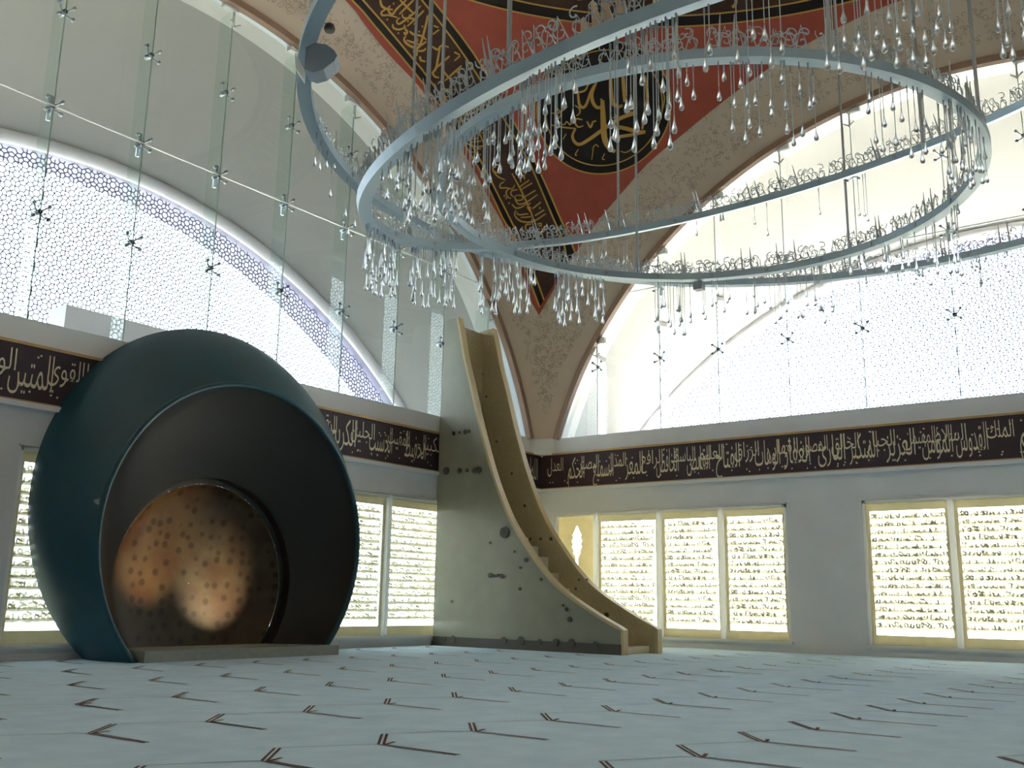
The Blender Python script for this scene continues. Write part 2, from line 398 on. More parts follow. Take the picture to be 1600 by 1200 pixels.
# round medallion
mc = onS(943, 169); mn = inward(mc); ma = mn.cross(V((0, 0, 1))).normalized(); mbv = mn.cross(ma)
def disc_on_sphere(mb, r0, r1, dep, n=64):
    rows = []
    for k in range(5):
        rr = r0 + (r1 - r0) * k / 4; row = []
        for i in range(n):
            q = 2 * math.pi * i / n; P = mc + (ma * math.cos(q) + mbv * math.sin(q)) * rr; row.append(SPH + (P - SPH).normalized() * (RS - dep))
        rows.append(row)
    mb.grid(rows, True)
mb = MB(); disc_on_sphere(mb, .001, 1.64, .03); med = mb.build('medallion', 'black', ceiling, label='round black medallion with gold script and double gold rim')
for r0, r1 in ((1.61, 1.645), (1.40, 1.43)):
    mb = MB(); disc_on_sphere(mb, r0, r1, .045); mb.build('rim_line', 'gold_paint', med)
MD = [([(440, 195), (480, 230), (540, 240), (600, 215), (630, 160), (740, 70)], 20), ([(515, 240), (530, 370), (570, 410), (610, 370), (660, 230), (720, 130)], 32), ([(720, 130), (672, 250), (680, 350), (730, 410), (790, 390), (770, 310)], 36),
 ([(875, 40), (880, 250), (900, 360), (960, 400), (1010, 385)], 46), ([(1010, 40), (1022, 200), (1030, 350)], 40), ([(1255, 60), (1282, 300), (1250, 480), (1225, 650)], 34), ([(785, 330), (795, 560), (808, 740), (850, 840), (925, 900)], 62),
 ([(1150, 430), (1090, 410), (1080, 470), (1140, 470), (1000, 520), (880, 590), (780, 660), (640, 760), (540, 815), (480, 790), (455, 720), (490, 640)], 42), ([(870, 610), (1040, 640), (1180, 680), (1260, 672)], 44), ([(870, 745), (1050, 720), (1260, 685)], 36),
 ([(565, 545), (500, 535), (485, 580), (520, 625), (575, 610)], 20), ([(490, 640), (420, 635), (300, 620), (215, 600)], 18), ([(445, 560), (430, 600), (390, 565), (360, 600), (300, 560)], 15), ([(255, 390), (330, 480), (270, 560)], 15), ([(400, 400), (300, 470), (210, 470)], 14),
 ([(480, 385), (530, 420), (535, 470), (500, 500)], 17), ([(615, 562), (655, 628), (680, 572), (718, 556)], 22), ([(520, 870), (485, 930), (510, 935)], 12), ([(745, 845), (715, 820), (685, 850), (680, 900), (668, 985)], 13), ([(812, 915), (785, 975), (815, 985)], 12),
 ([(385, 700), (350, 760)], 11), ([(985, 890), (1040, 905), (1100, 870), (1140, 780)], 11), ([(250, 210), (290, 260), (330, 210)], 16), ([(1440, 200), (1470, 330), (1410, 560)], 14), ([(920, 470), (935, 520), (900, 520)], 14), ([(540, 150), (590, 130), (640, 140)], 14)]
mb = MB()
for s, wd in MD: stroke(mb, [(830 + x / 7.06, 110 + y / 7.06) for x, y in s], wd / 7.06, .048, k=5)
mb.build('medallion_lettering', 'gold_paint', med)
# crowning ring band of the dome
for nm, e0, e1, m, dp in (('ring_border', 52.95, 53.95, 'black', .03), ('ring_field', 53.95, 61, 'brown', .03), ('ring_border', 61, 62, 'black', .03)):
    mb = MB(); mb.grid([[sph(a, e, RS - dp) for a in range(0, 360, 3)] for e in (e0, (e0 + e1) / 2, e1)], True); mb.build(nm, m, ceiling)
for e in (52.95, 53.9, 61, 62):
    mb = MB(); mb.grid([[sph(a, e - .07, RS - .045) for a in range(0, 360, 2)], [sph(a, e + .07, RS - .045) for a in range(0, 360, 2)]], True); mb.build('gold_line', 'gold_paint', ceiling)
mb = MB(); q = random.Random(3)
for k in range(130):
    az, el = q.uniform(-8, 95), q.uniform(54.8, 60); pts = []; a = q.uniform(0, 6.3); r = q.uniform(.5, 1.3); tw = q.choice((-1, 1)) * q.uniform(2, 4.5)
    for t in range(7): pts.append((az + r * 1.6 * math.cos(a + tw * t / 6) * (1 - t / 9), min(60.6, max(54.3, el + r * math.sin(a + tw * t / 6) * (1 - t / 9)))))
    ribbon(mb, [sph(x, y, RS - .045) for x, y in smooth_path(pts, 3)], .07, inward)
for k in range(60):
    az = -8 + k * 1.75 + q.uniform(-.5, .5); ribbon(mb, [sph(az, 55.5, RS - .047), sph(az + .3, 57.5, RS - .047), sph(az + .2, 60, RS - .047)], .07, inward)
mb.build('ring_lettering', 'gold_paint', ceiling, kind='stuff', label='gold script strokes on the ring band around the dome')
# stencilled scrolls on the pendentives, close to the arch edges
mb = MB(); q = random.Random(11)
def scroll(P, r, a, tw):
    n = inward(P); u = n.cross(V((0, 0, 1))).normalized(); v_ = n.cross(u); pts = []
    for t in range(9):
        rr = r * (1 - t / 10); pts.append(P + u * (math.cos(a + tw * t / 8) * rr) + v_ * (math.sin(a + tw * t / 8) * rr))
    ribbon(mb, [SPH + (x - SPH).normalized() * (RS - .012) for x in pts], .014, inward)
for k in range(2400):
    th = math.radians(q.uniform(17, 100)); off = abs(q.gauss(0, .55)) + .25
    if q.random() < .5: P = V((XC - off, Y0 + RA * math.cos(th), 0))
    else: P = V((X0 + RA * math.cos(th), YC - off, 0))
    dx, dy = P.x - X0, P.y - Y0; zz = RS * RS - dx * dx - dy * dy
    if zz <= 1: continue
    P.z = Z0 + math.sqrt(zz)
    if P.z < SILL + .1: continue
    scroll(P, q.uniform(.03, .085), q.uniform(0, 6.3), q.choice((-1, 1)) * q.uniform(3, 6))
mb.build('stencil_scrolls', 'stencil', ceiling, kind='stuff', label='fine grey stencilled scrolls along the arch edges')

# ---- arches: trim, soffit, curved shell, lattice window, glass wall with fins
class Wall:   # local (s along wall from its centre, d outwards, z)
    def __init__(w, axis): w.axis = axis
    def __call__(w, s, d, z): return V((X0 + s, YC + d, z)) if w.axis == 'Y' else V((XC + d, Y0 + s, z))
WL, WR = Wall('Y'), Wall('X')
zb = lambda s: Z0 + math.sqrt(max(0, RA * RA - s * s))
zs = lambda s: ZS + math.sqrt(max(0, RSM * RSM - s * s))
SB = math.sqrt(RA * RA - (SILL - Z0) ** 2); SS = math.sqrt(RSM * RSM - (SILL - ZS) ** 2)
def build_arch(Wf, tag_, k0):
    A0 = math.asin((SILL - Z0) / RA); B0 = math.asin((SILL - ZS) / RSM); N = 72
    big = [(RA * math.cos(A0 + (math.pi - 2 * A0) * i / N), Z0 + RA * math.sin(A0 + (math.pi - 2 * A0) * i / N)) for i in range(N + 1)]
    sml = [(RSM * math.cos(B0 + (math.pi - 2 * B0) * i / N), ZS + RSM * math.sin(B0 + (math.pi - 2 * B0) * i / N)) for i in range(N + 1)]
    # trim moulding on the arch edge
    t = MB(); sec = ((-.10, -.02), (-.10, -.17), (.06, -.17), (.06, -.02))
    t.grid([[Wf(RAo * math.cos(math.atan2(z - Z0, s)), d, Z0 + RAo * math.sin(math.atan2(z - Z0, s))) for d, RAo in [(dd, RA + ee) for dd, ee in sec + sec[:1]]] for s, z in big])
    t.build(f'trim_{k0}', 'arch_trim', kind='structure')
    t = MB(); sec = ((.07, -.05), (.07, -.15), (.2, -.15), (.2, -.05))
    t.grid([[Wf((RA + e) * math.cos(math.atan2(z - Z0, s)), d, Z0 + (RA + e) * math.sin(math.atan2(z - Z0, s))) for d, e in sec + sec[:1]] for s, z in big])
    t.build(f'trim_{k0 + 1}', 'alu', kind='structure')
    # white soffit then the curved shell down to the lattice arch
    c = MB(); c.grid([[Wf(s * 1.0, d, z) for s, z in big] for d in (-.03, .45, .9)]); c.build(f'ceiling_soffit_{tag_}', 'shell_white', smooth=True, kind='structure')
    rows = []
    for k in range(13):
        u = k / 12; e = math.sin(u * math.pi / 2) ** .9
        rows.append([Wf(b[0] + (s[0] - b[0]) * u, .9 + (DS - .9) * u, b[1] + (s[1] - b[1]) * (u ** 1.15)) for b, s in zip(big, sml)])
    c = MB(); c.grid(rows); c.build(f'ceiling_shell_{tag_}', 'shell', smooth=True, kind='structure')
    # slab under the cavity
    c = MB(); a, b = Wf(-SS - .6, .0, SILL - .14), Wf(SS + .6, DS + 1.0, SILL - .01)
    a, b = Wf(-SS - .2, WT, SILL - .25), Wf(SS + .2, DS + .6, SILL - .01)
    c.box((min(a.x, b.x), min(a.y, b.y), a.z), (max(a.x, b.x), max(a.y, b.y), b.z)); c.build(f'wall_ledge_{tag_}', 'wall', kind='structure')
    # lattice window: tube rim, reveal, lattice, added hood outside
    root = empty(f'window_{k0}', Wf(0, DS + .4, SILL), kind='structure')
    t = MB(); t.tube([Wf(s, DS, z - .02) for s, z in sml], .15, 10); part(root, t, 'rim_tube', 'tube_white', smooth=True)
    t = MB(); t.grid([[Wf(s, d, z - .05) for s, z in sml] for d in (DS, DS + .28, DS + .55)]); part(root, t, 'reveal', 'reveal', smooth=True)
    t = MB(); t.grid([[Wf(s * (1 + .012 * d), DS + .5 + d, z + .0 + .05 * d) for s, z in sml] for d in (0, .5, 1.1)]); part(root, t, 'added_hood', 'reveal', smooth=True)  # hood added to dim the sky behind the lattice edge
    # lattice of interlaced hexagons and stars, bars as thin flat strips
    t = MB(); a = .30; D = DS + .42; hw = .0125
    def bar(s0, z0, s1, z1):
        for (s, z) in ((s0, z0), (s1, z1)):
            if z < SILL - .02 or abs(s) > SS or z > zs(s) - .03: return
        L = math.hypot(s1 - s0, z1 - z0); nx, nz = -(z1 - z0) / L * hw, (s1 - s0) / L * hw
        t.add([Wf(s0 + nx, D, z0 + nz), Wf(s0 - nx, D, z0 - nz), Wf(s1 - nx, D, z1 - nz), Wf(s1 + nx, D, z1 + nz)], [(0, 1, 2, 3)])
    nr = int((zs(0) - SILL) / (a * .866)) + 2
    for j in range(-1, nr):
        for i in range(-int(SS / a) - 2, int(SS / a) + 3):
            cs, cz = i * a + (j % 2) * a / 2, SILL + j * a * .866
            if cz > zs(min(abs(cs), RSM - .1)) + .2: continue
            hexa = [(cs + a * .577 * math.cos(math.pi / 6 + q * math.pi / 3), cz + a * .577 * math.sin(math.pi / 6 + q * math.pi / 3)) for q in range(6)]
            inn = [(cs + a * .27 * math.cos(q * math.pi / 3), cz + a * .27 * math.sin(q * math.pi / 3)) for q in range(6)]
            for q in range(3): bar(*hexa[q], *hexa[q + 1])
            for q in range(6):
                bar(*inn[q], *inn[(q + 1) % 6]); bar(*inn[q], (hexa[q][0] + hexa[q - 1][0]) / 2, (hexa[q][1] + hexa[q - 1][1]) / 2)
    part(root, t, 'lattice', 'lattice', kind='stuff', label='pierced lattice of small hexagons and stars')
    # glass wall
    root = empty(f'window_{k0 + 1}', Wf(0, .1, SILL), kind='structure')
    js = [-8.36, -6.68, -5.0, -3.33, -1.66, 0, 1.68, 3.38, 5.05, 6.68, 8.4] if Wf.axis == 'Y' else [-8.4, -6.7, -5.1, -3.3, -1.5, .12, 2.04, 3.75, 5.5, 7.08, 8.92]
    zr = [SILL, 7.03, 8.90, 10.65, 13]
    cols = [-SB + .1] + js + [SB - .1]; gd = .12
    for i in range(len(cols) - 1):
        a_, b_ = cols[i], cols[i + 1]
        for lo, hi in zip(zr, zr[1:]):
            ss = [a_ + (b_ - a_) * q / 6 for q in range(7)]; top = [min(hi, zb(s) - .12) for s in ss]
            if max(top) <= lo + .05: continue
            top = [max(lo + .001, z) for z in top]
            t = MB(); t.grid([[Wf(s, gd, lo) for s in ss], [Wf(s, gd, z) for s, z in zip(ss, top)]]); part(root, t, 'pane', 'glass')
    for s in js:
        top = zb(s) - .1
        t = MB(); t.grid([[Wf(s, gd + .01, SILL), Wf(s, gd + .01, top)], [Wf(s, gd + .42, SILL), Wf(s, gd + .42, top - .1)]]); part(root, t, 'glass_fin', 'fin_glass')
        t = MB(); a, b = Wf(s - .007, gd - .01, SILL), Wf(s + .007, gd + .01, top)
        t.box((min(a.x, b.x), min(a.y, b.y), a.z), (max(a.x, b.x), max(a.y, b.y), b.z)); part(root, t, 'joint_seal', 'joint')
    S9 = math.sqrt(RA * RA - (8.9 - Z0) ** 2) - .2
    t = MB(); a, b = Wf(-S9, gd - .012, 8.888), Wf(S9, gd + .012, 8.912)
    t.box((min(a.x, b.x), min(a.y, b.y), a.z), (max(a.x, b.x), max(a.y, b.y), b.z)); part(root, t, 'horizontal_seal', 'joint_white')
    sp = MB(); O = V((0, 0, 0)); ax = (lambda s, d, z: V((s, d, z))) if Wf.axis == 'Y' else (lambda s, d, z: V((d, s, z)))
    for sx in (-1, 1):
        for sz in (-1, 1):
            tip = ax(sx * .13, -.03, sz * .11); sp.tube([ax(0, .07, 0), ax(sx * .07, .05, sz * .06), tip], .015, 6); sp.tube([tip - ax(0, .02, 0), tip + ax(0, .04, 0)], .03, 8)
    sp.tube([ax(0, .0, 0), ax(0, .2, 0)], .045, 8)
    sp_small = sp.mesh('spider_fitting', 'steel', True)
    p0, p1 = ax(-.03, .1, -.22), ax(.03, .17, .22)
    sp.box((min(p0.x, p1.x), min(p0.y, p1.y), p0.z), (max(p0.x, p1.x), max(p0.y, p1.y), p1.z))
    sp_me = sp.mesh('spider_fitting', 'steel', True)
    br = MB(); br.box(tuple(min(a, b) for a, b in zip(ax(-.26, .02, -.1), ax(.05, .16, .06))), tuple(max(a, b) for a, b in zip(ax(-.26, .02, -.1), ax(.05, .16, .06))))
    br.tube([ax(0, .1, -.05), ax(.0, .08, -.45)], .022, 6); br.tube([ax(0, .08, -.42), ax(.12, .02, -.36)], .018, 6); br.tube([ax(0, .08, -.42), ax(-.12, .02, -.36)], .018, 6)
    br_me = br.mesh('edge_bracket', 'frame_white')
    for s in js:
        for z in zr[1:4]:
            if z < zb(s) - .5: put('spider_fitting', sp_me if z == 8.90 else sp_small, root, Matrix.Translation(Wf(s, gd, z) - root.location))
        put('edge_bracket', br_me, root, Matrix.Translation(Wf(s, gd - .12, zb(s) - .12) - root.location))
build_arch(WL, 'left', 1); build_arch(WR, 'right', 3)

# ---- frieze bands with the names in gold script
FORMS = {}
for cp in range(0xFE80, 0xFEFD):
    d = unicodedata.decomposition(chr(cp)).split()
    if len(d) >= 2: FORMS[(''.join(chr(int(x, 16)) for x in d[1:]), d[0])] = chr(cp)
def shape(wd):
    seq = []; i = 0
    while i < len(wd):
        if wd[i] == '\u0644' and i + 1 < len(wd) and wd[i + 1] in '\u0627\u0623\u0625\u0622': seq.append(wd[i:i + 2]); i += 2
        else: seq.append(wd[i]); i += 1
    out = []
    dual = lambda c: (c, '<initial>') in FORMS
    for k, c in enumerate(seq):
        prev = k > 0 and dual(seq[k - 1]); nxt = k + 1 < len(seq) and dual(c)
        f = '<medial>' if prev and nxt else '<final>' if prev else '<initial>' if nxt else '<isolated>'
        out.append(FORMS.get((c, f), FORMS.get((c, '<isolated>'), c)))
    return ''.join(out[::-1])
TXT = {}
def word_mesh(wd):
    if wd in TXT: return TXT[wd]
    c = bpy.data.curves.new('w', 'FONT'); c.body = shape(wd); c.resolution_u = 2; c.offset = -.004
    o = bpy.data.objects.new('w', c); COL.objects.link(o); dg = bpy.context.evaluated_depsgraph_get(); dg.update()
    e = o.evaluated_get(dg); m = e.to_mesh(); vs = [(v.co.x, v.co.y) for v in m.vertices]; fs = [tuple(p.vertices) for p in m.polygons]
    e.to_mesh_clear(); bpy.data.objects.remove(o); bpy.data.curves.remove(c); TXT[wd] = (vs, fs); return vs, fs
FZ0, FZ1 = 3.90, 4.76
def frieze(name, Wf, s_lo, s_hi, words, flip):
    root = empty(name, Wf((s_lo + s_hi) / 2, 0, FZ0), kind='structure')
    def bx(s0, s1, d0, d1, z0, z1):
        a, b = Wf(s0, d0, z0), Wf(s1, d1, z1); m = MB(); m.box((min(a.x, b.x), min(a.y, b.y), min(a.z, b.z)), (max(a.x, b.x), max(a.y, b.y), max(a.z, b.z))); return m
    part(root, bx(s_lo, s_hi, -.05, 0, FZ0, FZ1), 'panel', 'frieze')
    part(root, bx(s_lo, s_hi, -.08, 0, FZ1, FZ1 + .045), 'top_rail', 'gold_rail'); part(root, bx(s_lo, s_hi, -.07, 0, FZ0 - .03, FZ0), 'bottom_rail', 'gold_rail')
    part(root, bx(s_lo, s_hi, -.12, 0, FZ0 - .11, FZ0 - .03), 'bottom_moulding', 'wall')
    H = FZ1 - FZ0; rr = random.Random(5)
    for i, (wd, pos, wid) in enumerate(words):
        vs, fs = word_mesh(wd); xs = [v[0] for v in vs]; x0, x1 = min(xs), max(xs)
        hi_row = i % 2; base = FZ0 + H * (.50 if hi_row else .24); top = FZ1 - H * .09; mb = MB(); pts = []
        for x, y in vs:
            u = ((x - x0) / (x1 - x0) - .5) * wid; z = base + (y / .72 * (top - base) if y > 0 else y / .25 * H * .17)
            z = min(z, FZ1 - .03)
            pts.append(Wf(pos + (u if flip > 0 else -u), -.058 - .004 * hi_row, z))
        mb.add(pts, fs); part(root, mb, 'script_word', 'frieze_gold')
    # small pointing marks between the letters
    mb = MB(); n = int((s_hi - s_lo) * 7)
    for k in range(n):
        s, z = rr.uniform(s_lo + .3, s_hi - .3), FZ0 + H * rr.choice((rr.uniform(.08, .2), rr.uniform(.6, .9)))
        P = [Wf(s + a, -.056, z + b) for a, b in ((-.022, 0), (0, -.022), (.022, 0), (0, .022))]; mb.add(P, [(0, 1, 2, 3)])
    part(root, mb, 'pointing_marks', 'frieze_gold', kind='stuff')
RN = [('الرحيم', 1622), ('الملك', 1566), ('القدوس', 1520), ('السلام', 1488), ('المؤمن', 1466), ('المهيمن', 1440), ('العزيز', 1408), ('الجبار', 1378), ('المتكبر', 1350), ('الخالق', 1322), ('البارئ', 1300), ('المصور', 1274), ('الغفار', 1246), ('القهار', 1228),
      ('الوهاب', 1200), ('الرزاق', 1168), ('الفتاح', 1138), ('العليم', 1112), ('القابض', 1092), ('الباسط', 1070), ('الخافض', 1044), ('الرافع', 1020), ('المعز', 992), ('المذل', 966), ('السميع', 944), ('البصير', 922), ('الحكم', 902), ('العدل', 870)]
words = [(wd, onX(px, 700).y - Y0, .50 + .1 * (len(wd) > 5)) for wd, px in RN] + [(wd, -1.9 - .6 * i, .7) for i, wd in enumerate(('الرحمن', 'الله', 'هو', 'الذي'))]
frieze('trim_5', WR, -HALF, HALF - .02, words, -1)
LN = 'اللطيف الخبير الحليم العظيم الغفور الشكور العلي الكبير الحفيظ المقيت الحسيب الجليل الكريم الرقيب المجيب الواسع الحكيم الودود المجيد الباعث الشهيد الحق الوكيل القوي المتين الولي الحميد المحصي المبدئ المعيد المحيي المميت الحي القيوم'.split()
words = [(wd, HALF - .55 - .555 * i, .60 + .1 * (len(wd) > 5)) for i, wd in enumerate(LN)]
frieze('trim_6', WL, -HALF, HALF - .05, words, 1)

# ---- lower windows with gilt script screens
def squiggle_row(width, seed):
    q = random.Random(seed); mb = MB(); x = 0; y0 = 0
    bar = [V((width * k / 14, 0, q.uniform(-.006, .006))) for k in range(15)]; nf = lambda p: V((0, -1, 0))
    ribbon(mb, bar, [q.uniform(.045, .075) for _ in bar], nf)
    x = .02
    while x < width - .05:
        k = q.random(); h = q.uniform(.07, .125); wv = q.uniform(.05, .11)
        if k < .4: ribbon(mb, [V((x, -.002, 0)), V((x + q.uniform(-.02, .02), -.002, h))], .034, nf)
        elif k < .75:
            P = [V((x + wv * .5 - wv * .5 * math.cos(a), -.002, h * .55 * math.sin(a))) for a in [math.pi * i / 5 for i in range(6)]]; ribbon(mb, P, .034, nf)
        else:
            P = [V((x + wv * .4 + .035 * math.cos(a), -.002, h * .55 + .035 * math.sin(a))) for a in [2 * math.pi * i / 6 for i in range(7)]]; ribbon(mb, P, .034, nf)
        if q.random() < .3: ribbon(mb, [V((x, -.003, h)), V((x + wv, -.003, h - .04))], .034, nf)
        x += wv * q.uniform(.5, .85)
    return mb
ROWS = {}
def row_mesh(wid, k):
    key = (round(wid, 1), k)
    if key not in ROWS: ROWS[key] = squiggle_row(wid, int(wid * 10) * 31 + k).mesh('script_row', 'screen_gold')
    return ROWS[key]
def ornament_panel(root, Wf, s0, s1, z0, z1, d):
    # solid gilt leaf with a pierced tall ornament (half visible beside the pulpit)
    cx = s0 + (s1 - s0) * .5; half = []
    for i in range(41):
        t = i / 40; z = z0 + .35 + (z1 - z0 - .6) * t; u = abs(t - .82) / .16; r = .16 * max(0, 1 - u * u) ** .5 if u < 1 else 0
        r = max(r * (.85 + .15 * math.cos(t * 90)), .04 if t < .7 else 0, (.30 * math.sin(math.pi * min(1, t / .62)) ** 1.5 * (.75 + .12 * math.cos(t * 60)) if t < .62 else 0)); half.append((z, r))
    m = MB()
    L = [[Wf(s0, d, z), Wf(cx - max(r, .012), d, z)] for z, r in half]; m.grid(L)
    L = [[Wf(cx + max(r, .012), d, z), Wf(s1, d, z)] for z, r in half]; m.grid(L)
    m.grid([[Wf(s0, d, z0), Wf(s1, d, z0)], [Wf(s0, d, half[0][0]), Wf(s1, d, half[0][0])]]); m.grid([[Wf(s0, d, half[-1][0]), Wf(s1, d, half[-1][0])], [Wf(s0, d, z1), Wf(s1, d, z1)]])
    part(root, m, 'ornament_leaf', 'leaf_gold', label='gilt leaf pierced by a tall pointed ornament')
def lower_window(name, Wf, s0, s1, mull, skip=(), orn=None, flip=1):
    root = empty(name, Wf((s0 + s1) / 2, 0, WZ0), kind='structure')
    def bx(a0, a1, d0, d1, z0, z1):
        a, b = Wf(a0, d0, z0), Wf(a1, d1, z1); m = MB(); m.box((min(a.x, b.x), min(a.y, b.y), z0), (max(a.x, b.x), max(a.y, b.y), z1)); return m
    e = .06
    for nm, q in (('frame_head', (s0, s1, .02, .16, WZ1 - e, WZ1)), ('frame_sill', (s0 - .05, s1 + .05, -.10, .16, WZ0 - .03, WZ0 + .03)), ('frame_jamb', (s0, s0 + e, .02, .16, WZ0, WZ1)), ('frame_jamb', (s1 - e, s1, .02, .16, WZ0, WZ1))): part(root, bx(*q), nm, 'frame_white')
    part(root, bx(s0 - .03, s1 + .03, -.02, .02, WZ1, WZ1 + .03), 'head_bead', 'frame_white')
    for s in mull: part(root, bx(s - .055, s + .055, .0, .18, WZ0, WZ1), 'mullion', 'frame_white')
    ed = [s0 + e] + list(mull) + [s1 - e]
    for i, (a, b) in enumerate(zip(ed, ed[1:])):
        a += .055 if i else 0; b -= .055 if i < len(ed) - 2 else 0
        m = MB(); m.grid([[Wf(a, .25, WZ0), Wf(b, .25, WZ0)], [Wf(a, .25, WZ1), Wf(b, .25, WZ1)]]); part(root, m, 'pane', 'glass')
        if orn == i: ornament_panel(root, Wf, a, b, WZ0 + .03, WZ1 - e, .12); continue
        d0, d1 = .09, .12; zt, zo = WZ1 - e, WZ0 + .03
        for q in ((a, b, d0, d1, zt - .17, zt), (a, b, d0, d1, zo, zo + .20), (a, a + .07, d0, d1, zo + .2, zt - .17), (b - .07, b, d0, d1, zo + .2, zt - .17)): part(root, bx(*q), 'screen_border', 'screen_gold')
        wid = b - a - .14; n = 15; zz0, zz1 = zo + .36, zt - .17
        for k in range(n):
            z = zz0 + (zz1 - zz0) * (k + .0) / n; me = row_mesh(wid, (k + i * 3) % 8)
            base = round(wid, 1); sc = wid / base if base else 1
            P = Wf(a + .07, .105, z) - root.location
            if Wf.axis == 'Y': M = Matrix.Translation(P) @ Matrix.Scale(sc, 4, (1, 0, 0))
            else: M = Matrix.Translation(Wf(b - .07, .105, z) - root.location) @ Matrix.Rotation(-math.pi / 2, 4, 'Z') @ Matrix.Scale(sc, 4, (1, 0, 0))
            put('script_row', me, root, M)
lower_window('window_5', WL, 7.55 - X0, 13.0 - X0, [9.35 - X0, 11.15 - X0])
lower_window('window_6', WL, 13.95 - X0, 19.4 - X0, [15.76 - X0, 17.55 - X0])
lower_window('window_7', WR, 8.37 - Y0, 14.62 - Y0, [9.96 - Y0, 11.58 - Y0, 13.38 - Y0], orn=3)
lower_window('window_8', WR, .2 - Y0, 6.70 - Y0, [1.75 - Y0, 3.3 - Y0, 4.93 - Y0])
# plain low baseboards
for nm, Wf, a, b in (('baseboard_left', WL, -HALF, HALF), ('baseboard_right', WR, -HALF, HALF)):
    p, q = Wf(a, -.03, 0), Wf(b, 0, .1); mb = MB(); mb.box((min(p.x, q.x), min(p.y, q.y), 0), (max(p.x, q.x), max(p.y, q.y), .1)); mb.build(nm, 'wall', kind='structure')

# ================================================================== THINGS
# ---- niche (mihrab)
root = empty('mihrab', (10.78, 14.2, 0)); tag(root, 'huge turquoise shell-shaped prayer niche with a round gilded hollow against the wall', 'prayer niche')
def circ(c, r, y, n=96, zmin=0.0):
    # circle in the plane Y=y cut flat at the floor
    out = []
    a0 = -math.asin(min(1, (c[1] - zmin) / r)); a1 = math.pi - a0
    for i in range(n + 1):
        a = a0 + (a1 - a0) * i / n; out.append(V((c[0] + r * math.cos(a), y, c[1] + r * math.sin(a))))
    return out
FC, FR, FY = (10.78, 1.9), 2.70, 13.62
BC, BR, BY = (11.02, 2.5), 3.28, 15.04
OC, OR_, OY = (10.70, 1.20), 1.80, 14.45
rows = []
for k in range(17):
    u = k / 16; e = math.sin(u * math.pi / 2); rows.append(circ((FC[0] + (BC[0] - FC[0]) * u, FC[1] + (BC[1] - FC[1]) * u), FR + (BR - FR) * (.25 * u + .75 * e), FY + .06 + (BY - FY - .06) * u))
m = MB(); m.grid(rows); part(root, m, 'outer_shell', 'teal', smooth=True)
rows = []
for k in range(7):
    a = math.pi * k / 6; rows.append(circ(FC, FR - .05 + .05 * math.cos(a), FY + .06 - .05 * math.sin(a)))
m = MB(); m.grid(rows); part(root, m, 'front_rim', 'teal', smooth=True)
rows = []
for k in range(13):
    u = k / 12; rows.append(circ((FC[0] + (OC[0] - FC[0]) * u, FC[1] + (OC[1] - FC[1]) * u), FR - .1 + (OR_ - FR + .1) * u, FY + .06 + (OY - FY - .06) * (u ** .8)))
m = MB(); m.grid(rows); part(root, m, 'inner_cone', 'teal_shaded', smooth=True)
rows = [circ(OC, OR_, OY), circ(OC, OR_ - .01, OY + .16), circ(OC, OR_ - .10, OY + .18)]
m = MB(); m.grid(rows); part(root, m, 'hollow_rim', 'niche_dark')
bd = circ(OC, 1.70, 0, 72); p_, q_ = bd[-1], bd[0]; bd += [p_ + (q_ - p_) * (i / 24) for i in range(1, 24)]; rows = []
for t in (1.0, .97, .9, .8, .65, .5, .35, .2, .1, .004):
    row = []
    for b_ in bd:
        x, z = OC[0] + (b_.x - OC[0]) * t, OC[1] + (b_.z - OC[1]) * t; row.append(V((x, OY + .18 + .36 * math.sqrt(max(0, 1 - (math.hypot(x - OC[0], z - OC[1]) / 1.70) ** 2)), z)))
    rows.append(row)
m = MB(); m.grid(rows, True); part(root, m, 'gilded_hollow', 'niche_gold', smooth=True)
m = MB(); m.box((8.98, 13.5, 0), (12.92, 14.6, .17)); part(root, m, 'plinth', 'plinth')
# warm lamp hidden in the hollow's floor
for (px, py), en, colr in (((238, 865), 170, (1.0, .62, .28)), ((340, 925), 190, (1.0, .84, .58))):
    ld = bpy.data.lights.new('niche_lamp', 'SPOT'); ld.energy = en; ld.color = colr; ld.spot_size = math.radians(62); ld.spot_blend = 1.0; ld.shadow_soft_size = .05
    lo = bpy.data.objects.new('niche_lamp', ld); COL.objects.link(lo); T = onY(px, py, 14.85); lo.location = (T.x + .1, 13.72, .3); lo.rotation_euler = (T - lo.location).to_track_quat('-Z', 'Y').to_euler()

